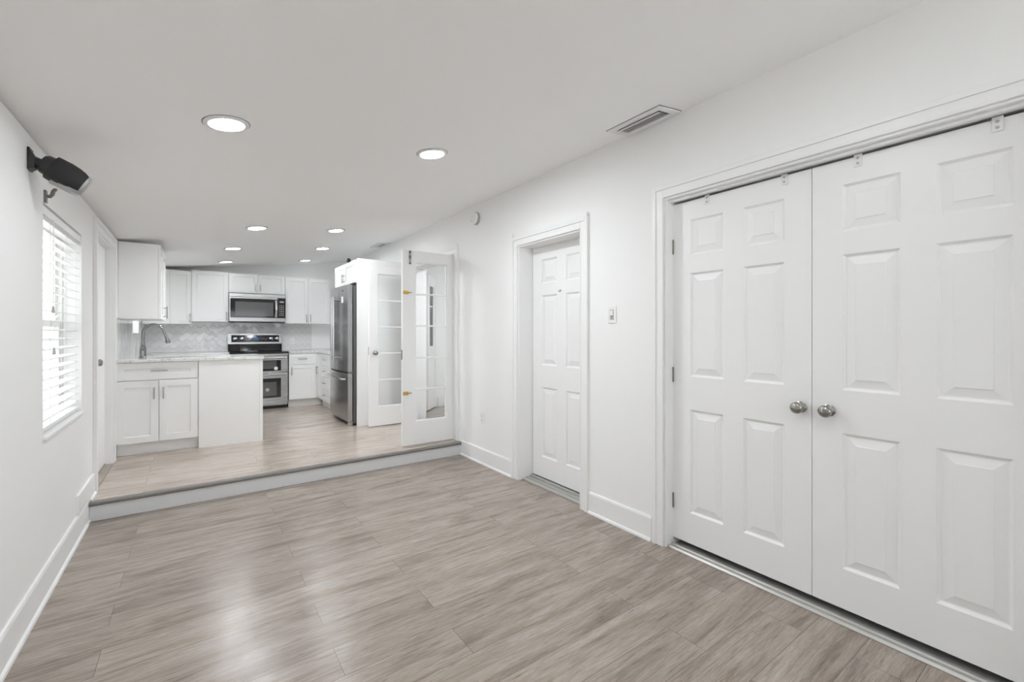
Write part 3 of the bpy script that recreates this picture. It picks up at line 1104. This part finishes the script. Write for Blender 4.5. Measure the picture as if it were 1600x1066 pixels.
bd = MB()
bd.rings([oval(0.012, 0.034, 0.032), oval(0.026, 0.044, 0.044), oval(0.058, 0.048, 0.049)])
bd.build('joint_housing', M['black'], sp, smooth=45)
gr = MB()
gr.rings([oval(0.052, 0.054, 0.058), oval(0.060, 0.056, 0.060), oval(0.11, 0.058, 0.063), oval(0.145, 0.056, 0.061), oval(0.172, 0.051, 0.056), oval(0.195, 0.043, 0.047)])
gr.build('grille', M['grille'], sp, smooth=45)
ec = MB()
ec.rings([oval(0.193, 0.0455, 0.0495), oval(0.206, 0.044, 0.048), oval(0.211, 0.036, 0.040), oval(0.213, 0.015, 0.016)])
ec.build('end_bezel', M['silver'], sp, smooth=30)
un = MB()
un.rings([[sp_pt((x, y_, z_)) for y_, z_ in ((-w_, -zz), (w_, -zz), (w_ * 0.7, -zz - 0.014), (-w_ * 0.7, -zz - 0.014))] for x, w_, zz in ((0.085, 0.020, 0.050), (0.12, 0.034, 0.046), (0.17, 0.034, 0.045), (0.204, 0.030, 0.040))])
un.build('underside_plate', M['silver'], sp, smooth=30)

hk = thing('curtain_rod_bracket', 'small dark curtain rod bracket above the corner of the blind', 'bracket', (XL, 3.09, 1.965), ROT_L)
MB().box(-0.014, 0.014, -0.010, -0.0005, -0.038, 0.022).build('mounting_plate', M['bolt'], hk, 0.001)
c = MB()
c.tube([(0, -0.003, -0.005), (0, -0.020, -0.006), (0, -0.028, 0.006), (0, -0.031, 0.022), (0, -0.037, 0.032), (0, -0.044, 0.030)], 0.008, 10)
c.build('hook_arm', M['bolt'], hk, smooth=40)


# ------------------------------------------------------------------ kitchen cabinets
SHAKER = [(0.0006, 0.008), (0.002, 0.008)]


def pull(parent, x, z, y, length=0.13, vertical=True):
    h = MB()
    r = 0.0055
    yy = y - 0.030
    e = length / 2
    if vertical:
        h.cyl((x, yy, z - e), (x, yy, z + e), r, 12)
        for q in (-0.7, 0.7):
            h.cyl((x, y, z + q * e), (x, yy, z + q * e), 0.0045, 10)
    else:
        h.cyl((x - e, yy, z), (x + e, yy, z), r, 12)
        for q in (-0.7, 0.7):
            h.cyl((x + q * e, y, z), (x + q * e, yy, z), 0.0045, 10)
    return h.build('handle', M['nickel'], parent, smooth=40)


def front(cab, name, x0, x1, z0, z1, hx=None, hz=None, vertical=True, rail=0.057, hl=0.13):
    g = 0.0022
    w, h = x1 - x0 - 2 * g, z1 - z0 - 2 * g
    m = MB().panelled(w, h, 0.019, [(rail, w - rail, rail, h - rail)] if h > 2.4 * rail else [(rail, w - rail, rail * 0.75, h - rail * 0.75)], SHAKER, x0 + g, z0 + g, -0.0205)
    o = m.build(name, M['cabinet'], cab, 0.0012)
    if hx is not None:
        pull(o, hx, hz, -0.0205, hl, vertical)
    return o


def cabinet(label, loc, rot, w, h, d, fronts, toe=0.0, name='wall_cabinet', cat='cabinet', group=None, toe_more=0.0):
    c = thing(name, label, cat, loc, rot, group)
    if toe:      # open-topped carcass under a worktop
        MB().box(0, w, 0, 0.018, toe, h).box(0, 0.018, 0.018, d, toe, h).box(w - 0.018, w, 0.018, d, toe, h).box(0.018, w - 0.018, d - 0.01, d, toe, h).box(0.018, w - 0.018, 0.018, d - 0.01, toe, toe + 0.018).build('body', M['cabinet'], c)
    else:
        MB().box(0, w, 0, d, toe, h).build('body', M['cabinet'], c, 0.001)
    if toe:
        MB().box(0.0, w + toe_more, 0.05, 0.068, 0, toe).build('toe_kick', M['trim'], c)
    for f_ in fronts:
        front(c, *f_)
    return c


YU = 7.95   # carcass face of the wall cabinets on the back wall
UB, UT = 1.445, 2.195
cabinet('white wall cabinet with one door directly left of the microwave', (-0.045, YU, UB + 0.01), (0, 0, 0), 0.455, UT - UB, YB - YU - 0.002,
        [('door', 0.0, 0.455, 0, UT - UB, 0.428, 0.085)], group='wall cabinets along the back wall')
cabinet('short white wall cabinet with two doors above the microwave', (0.412, YU, 1.900), (0, 0, 0), 0.766, UT + 0.005 - 1.900, YB - YU - 0.002,
        [('door', 0.0, 0.383, 0, 0.30, 0.352, 0.085, True, 0.05, 0.10), ('door', 0.383, 0.766, 0, 0.30, 0.414, 0.085, True, 0.05, 0.10)], group='wall cabinets along the back wall')
cabinet('white wall cabinet with two doors between microwave and fridge', (1.180, YU, UB - 0.005), (0, 0, 0), 0.70, UT - UB, YB - YU - 0.002,
        [('door', 0.0, 0.345, 0, UT - UB, 0.315, 0.085), ('door', 0.345, 0.69, 0, UT - UB, 0.376, 0.085)], group='wall cabinets along the back wall')
# corner cabinet with a slanted front
cc = thing('wall_cabinet', 'white corner wall cabinet with slanted front behind the left wall cabinet', 'cabinet', (-0.30, 7.83, 1.415), (0, 0, math.atan2(0.12, 0.25)), 'wall cabinets along the back wall')
wq = math.hypot(0.25, 0.12)
inv = Matrix.Rotation(-math.atan2(0.12, 0.25), 4, 'Z')


def ccl(x, y):
    p = inv @ Vector((x + 0.30, y - 7.83, 0))
    return (p.x, p.y)


m = MB()
m.prism([ccl(-0.30, 7.83), ccl(-0.052, 7.948), ccl(-0.052, YB - 0.013), ccl(XL + 0.013, YB - 0.013), ccl(XL + 0.013, 7.83)], 0, 0.765)
m.build('body', M['cabinet'], cc, 0.001)
front(cc, 'door', 0.004, wq - 0.004, 0, 0.765, wq - 0.035, 0.085)
# cabinet on the left wall, its plain side towards the living room
cabinet('white wall cabinet on the left wall, plain side towards the living room', (-0.30, 5.625, 1.425), ROT_L, 0.92, 0.742, 0.298,
        [('door', 0.0, 0.46, 0, 0.742, 0.43, 0.085), ('door', 0.46, 0.92, 0, 0.742, 0.49, 0.085)])

# peninsula
cabinet('white sink base cabinet with a drawer front over two doors beside the left door', (XL + 0.003, 5.482, K), (0, 0, 0), 0.622, 0.882, 0.56,
        [('drawer_front', 0.0, 0.622, 0.712, 0.880, 0.315, 0.80, False, 0.060, 0.125),
         ('door', 0.0, 0.312, 0.118, 0.708, 0.277, 0.585, True, 0.060, 0.115), ('door', 0.312, 0.622, 0.118, 0.708, 0.347, 0.585, True, 0.060, 0.115)],
        toe=0.118, name='base_cabinet', group='base cabinets')
pe = thing('peninsula_panel_cabinet', 'plain white back of the peninsula end, right of the sink cabinet', 'cabinet', (0.028, 5.456, K))
MB().box(0, 0.536, 0, 0.019, 0, 0.881).build('back_panel', M['cabinet'], pe, 0.001)
MB().box(0.536, 0.566, -0.006, 0.60, 0, 0.881).build('end_panel', M['trim'], pe, 0.002)
# run along the left wall and the back, mostly hidden
cabinet('white base cabinet along the left wall behind the peninsula', (0.02, 6.10, K), ROT_L, 1.50, 0.845, 0.60,
        [('door', 0.02, 0.50, 0.118, 0.843, 0.46, 0.72), ('door', 0.50, 1.0, 0.118, 0.843, 0.54, 0.72), ('door', 1.0, 1.48, 0.118, 0.843, 1.04, 0.72)], toe=0.118, name='base_cabinet', group='base cabinets')
cabinet('white base cabinet behind the peninsula, left of the range', (0.045, 7.64, K), (0, 0, 0), 0.355, 0.842, 0.60,
        [('drawer_front', 0.0, 0.355, 0.69, 0.842, 0.18, 0.77, False), ('door', 0.0, 0.355, 0.118, 0.688, 0.32, 0.60)], toe=0.118, name='base_cabinet', group='base cabinets')
cabinet('white base cabinet with one drawer over one door right of the range', (1.186, 7.625, K), (0, 0, 0), 0.439, 0.842, 0.615,
        [('drawer_front', 0.0, 0.385, 0.665, 0.835, 0.19, 0.75, False), ('door', 0.0, 0.385, 0.118, 0.662, 0.035, 0.565)], toe=0.118, name='base_cabinet', group='base cabinets', toe_more=0.055)
cabinet('white base cabinet with a stack of drawers between corner and fridge', (1.626, 7.622, K), ROT_R, 1.05, 0.842, 0.655,
        [('door', 0.022, 0.28, 0.118, 0.835, 0.06, 0.565),
         ('drawer_front', 0.28, 1.03, 0.665, 0.835, 0.50, 0.75, False), ('drawer_front', 0.28, 1.03, 0.49, 0.662, 0.50, 0.575, False),
         ('drawer_front', 0.28, 1.03, 0.305, 0.487, 0.50, 0.395, False), ('drawer_front', 0.28, 1.03, 0.118, 0.302, 0.50, 0.21, False)], toe=0.118, name='base_cabinet', group='base cabinets')


def ztop(y):
    return 1.037 if y <= 6.1 else 1.037 - (1.037 - 0.998) * min(1, (y - 6.1) / 1.5)


wt = MB()
SINK = (-0.34, 0.10, 5.60, 5.96)
wt.plate([XL + 0.011, SINK[0], 0.045, SINK[1], 0.402, 0.605], [5.440, SINK[2], SINK[3], 6.09, 7.62, 8.248],
         [SINK, (0.045, 0.605, 6.09, 7.62), (0.402, 0.605, 7.62, 8.248)], -0.030, 0.0, lambda u, v, w: (u, v, ztop(v) + w))
tag(wt.build('worktop', M['granite'], None, 0.003), 'speckled white granite worktop running from the peninsula round to the range', 'worktop')
wt2 = MB()
wt2.plate([1.190, 1.600, 2.285], [6.56, 7.60, 8.248], [(1.19, 1.6, 6.56, 7.60)], 0.968, 0.998, lambda u, v, w: (u, v, w))
tag(wt2.build('worktop', M['granite'], None, 0.003), 'speckled granite worktop in the corner between range and fridge', 'worktop')
sk = thing('sink', 'undermounted steel sink basin beside the tall faucet', 'sink', (-0.12, 5.78, 1.005))
s = MB()
s.rings([[(a * (0.23 - i), b * (0.19 - i), z) for a, b in ((-1, -1), (1, -1), (1, 1), (-1, 1))] for i, z in ((0, 0), (0.008, 0), (0.02, -0.16), (0.04, -0.175), (0.2, -0.178))], cap=False)
s.build('basin', M['sink'], sk, smooth=30)
MB().lathe([(0.03, 0), (0.03, 0.003), (0.02, 0.004)], (0, 0, -0.1775), (0, 0, 1), 20).build('drain', M['chrome'], sk)

fc = thing('faucet', 'tall steel gooseneck faucet standing at the left end of the peninsula', 'faucet', (-0.428, 5.775, 1.0375))
MB().lathe([(0.030, 0), (0.030, 0.006), (0.0265, 0.010), (0.0265, 0.075), (0.024, 0.10), (0.0175, 0.135), (0.0150, 0.150)], seg=24).build('base_body', M['faucet_steel'], fc, smooth=40)
pts = [(0, 0, 0.14), (0, 0, 0.22)]
for k in range(1, 13):
    a = PI - k * (PI * 0.90) / 12
    pts.append((0.085 + 0.085 * math.cos(a), 0, 0.245 + 0.090 * math.sin(a)))
pts.append((0.185, 0, 0.205))
MB().tube(pts, 0.0125, 14).build('gooseneck', M['faucet_steel'], fc, smooth=40)
MB().tube([(0.1815, 0, 0.222), (0.190, 0, 0.195), (0.201, 0, 0.152), (0.203, 0, 0.144)], [0.0135, 0.0155, 0.022, 0.019], 16).build('spray_head', M['faucet_steel'], fc, smooth=40)
MB().tube([(0, -0.026, 0.085), (0, -0.05, 0.09), (0.01, -0.085, 0.125)], [0.011, 0.008, 0.006], 10).build('lever', M['faucet_steel'], fc, smooth=40)

# ------------------------------------------------------------------ range
rg = thing('range', 'stainless double oven range with black glass cooktop below the microwave', 'range', (0.408, 7.60, K))
RW = 0.764
MB().box(0.004, RW - 0.004, 0.03, 0.62, 0.05, 0.845).build('body', M['steel'], rg, 0.002)
MB().box(0.02, RW - 0.02, 0.07, 0.58, 0.0, 0.05).build('plinth', M['black'], rg)
MB().box(0, RW, -0.020, 0.615, 0.846, 0.878).build('cooktop', M['dark_glass'], rg, 0.004)
MB().box(0, RW, -0.014, 0.03, 0.818, 0.845).build('cooktop_trim', M['steel'], rg, 0.003)
bgd = MB()
bgd.rings([[(x, 0.575, 0.878), (x, 0.605, 1.155), (x, 0.645, 1.155), (x, 0.645, 0.878)] for x in (0.004, RW - 0.004)])
bgd.build('backguard', M['steel'], rg, 0.003)
MB().rings([[(x, 0.560, 0.880), (x, 0.572, 0.985), (x, 0.590, 0.985), (x, 0.580, 0.880)] for x in (0.006, RW - 0.006)]).build('lower_backguard', M['dark_glass'], rg)


def bgy(z):
    return 0.575 + (z - 0.878) / 0.277 * 0.03


cp = MB().rings([[(x, bgy(1.015) - 0.004, 1.015), (x, bgy(1.125) - 0.004, 1.125), (x, bgy(1.125) + 0.004, 1.125), (x, bgy(1.015) + 0.004, 1.015)] for x in (0.052, RW - 0.045)]).build('control_panel', M['display'], rg)
MB().rings([[(x, bgy(1.05) - 0.0045, 1.05), (x, bgy(1.085) - 0.0045, 1.085), (x, bgy(1.085) - 0.004, 1.085), (x, bgy(1.05) - 0.004, 1.05)] for x in (0.335, 0.435)]).build('clock_display', M['digits'], cp)
for i in range(10):
    xx = (0.21 + 0.022 * i) if i < 5 else (0.45 + 0.022 * (i - 5))
    zz = 1.05 + 0.02 * (i % 2)
    MB().box(xx, xx + 0.012, bgy(zz) - 0.0046, bgy(zz) - 0.003, zz, zz + 0.008).build('button', M['grey_plastic'], cp)
for xx in (0.105, 0.195, 0.60, 0.685):
    MB().lathe([(0.030, 0), (0.030, 0.006), (0.025, 0.010), (0.023, 0.028), (0.019, 0.031), (0, 0.031)], (xx, bgy(1.07) - 0.004, 1.07), (0, -1, 0.1), 24, cap=False).build('knob', M['chrome'], cp, smooth=40)
for nm, z0, z1, wz0, wz1, hz in (('upper_oven_door', 0.565, 0.812, 0.585, 0.745, 0.782), ('lower_oven_door', 0.075, 0.558, 0.175, 0.470, 0.528)):
    dr = MB().box(0.004, RW - 0.004, -0.012, 0.03, z0, z1).build(nm, M['steel'], rg, 0.004)
    gw = MB().box(0.10, RW - 0.10, -0.0145, -0.011, wz0, wz1).build('oven_window', M['dark_glass'], dr, 0.001)
    MB().box(0.16, RW - 0.16, -0.0155, -0.0142, wz0 + 0.03, wz1 - (0.055 if nm[0] == 'l' else 0.01)).build('inner_glass', M['oven_glass'], gw)
    h = MB()
    h.cyl((0.03, -0.055, hz), (RW - 0.03, -0.055, hz), 0.013, 16)
    for xx in (0.06, RW - 0.06):
        h.cyl((xx, -0.012, hz), (xx, -0.055, hz), 0.009, 12)
    h.build('handle', M['steel'], dr, smooth=40)
    zs2 = wz0 + 0.035 if nm[0] == 'u' else wz1 - 0.17
    xs2 = 0.595 if nm[0] == 'u' else 0.48
    MB().lathe([(0.026, 0.0150), (0.026, 0.0175), (0.010, 0.0180), (0.009, 0.0160)], (xs2, 0, zs2), (0, -1, 0), 24).build('round_badge', M['sticker' if nm[0] == 'u' else 'grey_plastic'], dr)

# ------------------------------------------------------------------ microwave
mw = thing('microwave', 'stainless over the range microwave with black glass door', 'microwave', (0.412, 7.86, 1.462))
MB().box(0.002, 0.764, 0.03, 0.39, 0, 0.428).build('body', M['steel'], mw, 0.002)
MB().box(0.002, 0.764, 0.0, 0.03, 0.375, 0.428).build('vent_hood', M['steel'], mw, 0.004)
MB().box(0.010, 0.756, 0.0, 0.36, -0.012, 0.0).build('filter_tray', M['black'], mw)
dw = MB().box(0.002, 0.650, 0.0, 0.03, 0.0, 0.373).build('door', M['steel'], mw, 0.003)
MB().box(0.016, 0.650, -0.003, 0.001, 0.058, 0.352).build('window', M['dark_glass'], dw, 0.001)
MB().box(0.080, 0.590, -0.0042, -0.0028, 0.085, 0.300).build('window_mesh', M['oven_glass'], dw)
h = MB()
h.rings([[(0.612 + 0.0 * t_, -0.006 - 0.036 * math.sin(PI * t_), 0.066 + 0.272 * t_), (0.640, -0.006 - 0.036 * math.sin(PI * t_), 0.066 + 0.272 * t_),
          (0.640, -0.016 - 0.042 * math.sin(PI * t_), 0.066 + 0.272 * t_), (0.612, -0.016 - 0.042 * math.sin(PI * t_), 0.066 + 0.272 * t_)] for t_ in [i / 12 for i in range(13)]])
h.build('handle', M['chrome'], dw, 0.002)
ct = MB().box(0.653, 0.764, -0.002, 0.03, 0.058, 0.373).build('control_panel', M['dark_glass'], mw, 0.001)
MB().box(0.653, 0.764, 0.0, 0.03, 0.0, 0.056).build('lower_trim', M['steel'], mw, 0.002)
MB().box(0.680, 0.738, -0.0026, -0.0015, 0.305, 0.325).build('clock_display', M['grey_plastic'], ct)
for r_ in range(6):
    for c_ in range(3):
        MB().box(0.676 + c_ * 0.024, 0.690 + c_ * 0.024, -0.0026, -0.0015, 0.100 + r_ * 0.030, 0.110 + r_ * 0.030).build('button', M['grey_plastic'], ct)

# ------------------------------------------------------------------ refrigerator in its alcove
tp = MB().box(1.632, 2.296, 5.560, 5.590, K, 2.215)
tag(tp.build('fridge_side_panel', M['cabinet'], None, 0.001), 'tall plain white panel closing the side of the fridge', 'cabinet panel')
cabinet('white two door cabinet above the fridge', (1.632, 6.545, 1.915), ROT_R, 0.95, 0.285, 0.66,
        [('door', 0.0, 0.475, 0, 0.285, 0.445, 0.09, True, 0.055, 0.11), ('door', 0.475, 0.95, 0, 0.285, 0.505, 0.09, True, 0.055, 0.11)])
fr = thing('refrigerator', 'dark stainless refrigerator with two upper doors and a bottom freezer drawer', 'refrigerator', (1.605, 6.53, K), ROT_R)
FW, FH = 0.90, 1.765
MB().box(0.004, FW - 0.004, 0.0, 0.66, 0.03, FH - 0.01).build('body', M['fridge_side'], fr, 0.004)
MB().box(0.03, FW - 0.03, 0.01, 0.5, 0.0, 0.03).build('plinth', M['black'], fr)
MB().box(FW - 0.10, FW - 0.02, -0.045, 0.0, 0.0, 0.055).build('front_foot', M['grey_plastic'], fr, 0.004)


def bowed(x0, x1, z0, z1, sag=0.020):
    n = 10
    ring = []
    for k in range(n + 1):
        x = x0 + (x1 - x0) * k / n
        q = (2 * x / FW - 1)
        ring.append((x, -0.066 - sag * (1 - q * q)))
    ring += [(x1, -0.008), (x0, -0.008)]
    return MB().prism(ring, z0, z1)


dl = bowed(0.002, FW / 2 - 0.002, 0.672, FH).build('left_door', M['fridge_steel'], fr, 0.006)
dr = bowed(FW / 2 + 0.002, FW - 0.002, 0.672, FH).build('right_door', M['fridge_steel'], fr, 0.006)
for dd, xx in ((dl, FW / 2 - 0.045), (dr, FW / 2 + 0.045)):
    h = MB()
    h.cyl((xx, -0.140, 0.80), (xx, -0.140, 1.63), 0.012, 16)
    for zz in (0.84, 1.59):
        h.cyl((xx, -0.082, zz), (xx, -0.140, zz), 0.010, 12)
    h.build('handle', M['chrome'], dd, smooth=40)
MB().box(0.66, 0.72, -0.0835, -0.078, 1.545, 1.625).build('paper_label', M['sticker'], dr)
MB().cyl((0.675, -0.084, 1.60), (0.675, -0.0845, 1.60), 0.006, 10).build('label_mark', M['gap'], dr)
MB().lathe([(0.010, 0.0), (0.010, 0.003)], (0.70, -0.081, 1.70), (0, -1, 0), 16).build('badge', M['black'], dr)
fz = bowed(0.002, FW - 0.002, 0.060, 0.655).build('freezer_drawer', M['fridge_steel'], fr, 0.006)
h = MB()
h.tube([(0.05, -0.085, 0.585), (0.055, -0.130, 0.590), (0.10, -0.138, 0.592), (FW - 0.10, -0.138, 0.592), (FW - 0.055, -0.130, 0.590), (FW - 0.05, -0.085, 0.585)], 0.0125, 14)
h.build('handle', M['chrome'], fz, smooth=40)
MB().box(0.03, FW - 0.03, -0.060, -0.006, 0.657, 0.670).build('door_gasket', M['black'], fr)
MB().box(FW - 0.07, FW - 0.02, -0.055, 0.0, 0.655, 0.672).build('hinge_bracket', M['grey_plastic'], fr)
gd = thing('cabinet_top_gadget', 'small black gadget standing on top of the fridge cabinet', 'gadget', (1.66, 6.05, 2.2005))
MB().box(-0.02, 0.02, -0.03, 0.03, 0, 0.012).build('foot', M['black'], gd, 0.002)
MB().lathe([(0.012, 0.012), (0.012, 0.03), (0.026, 0.036), (0.030, 0.055), (0.022, 0.076), (0, 0.082)], seg=20, cap=False).build('head', M['black'], gd, smooth=40)
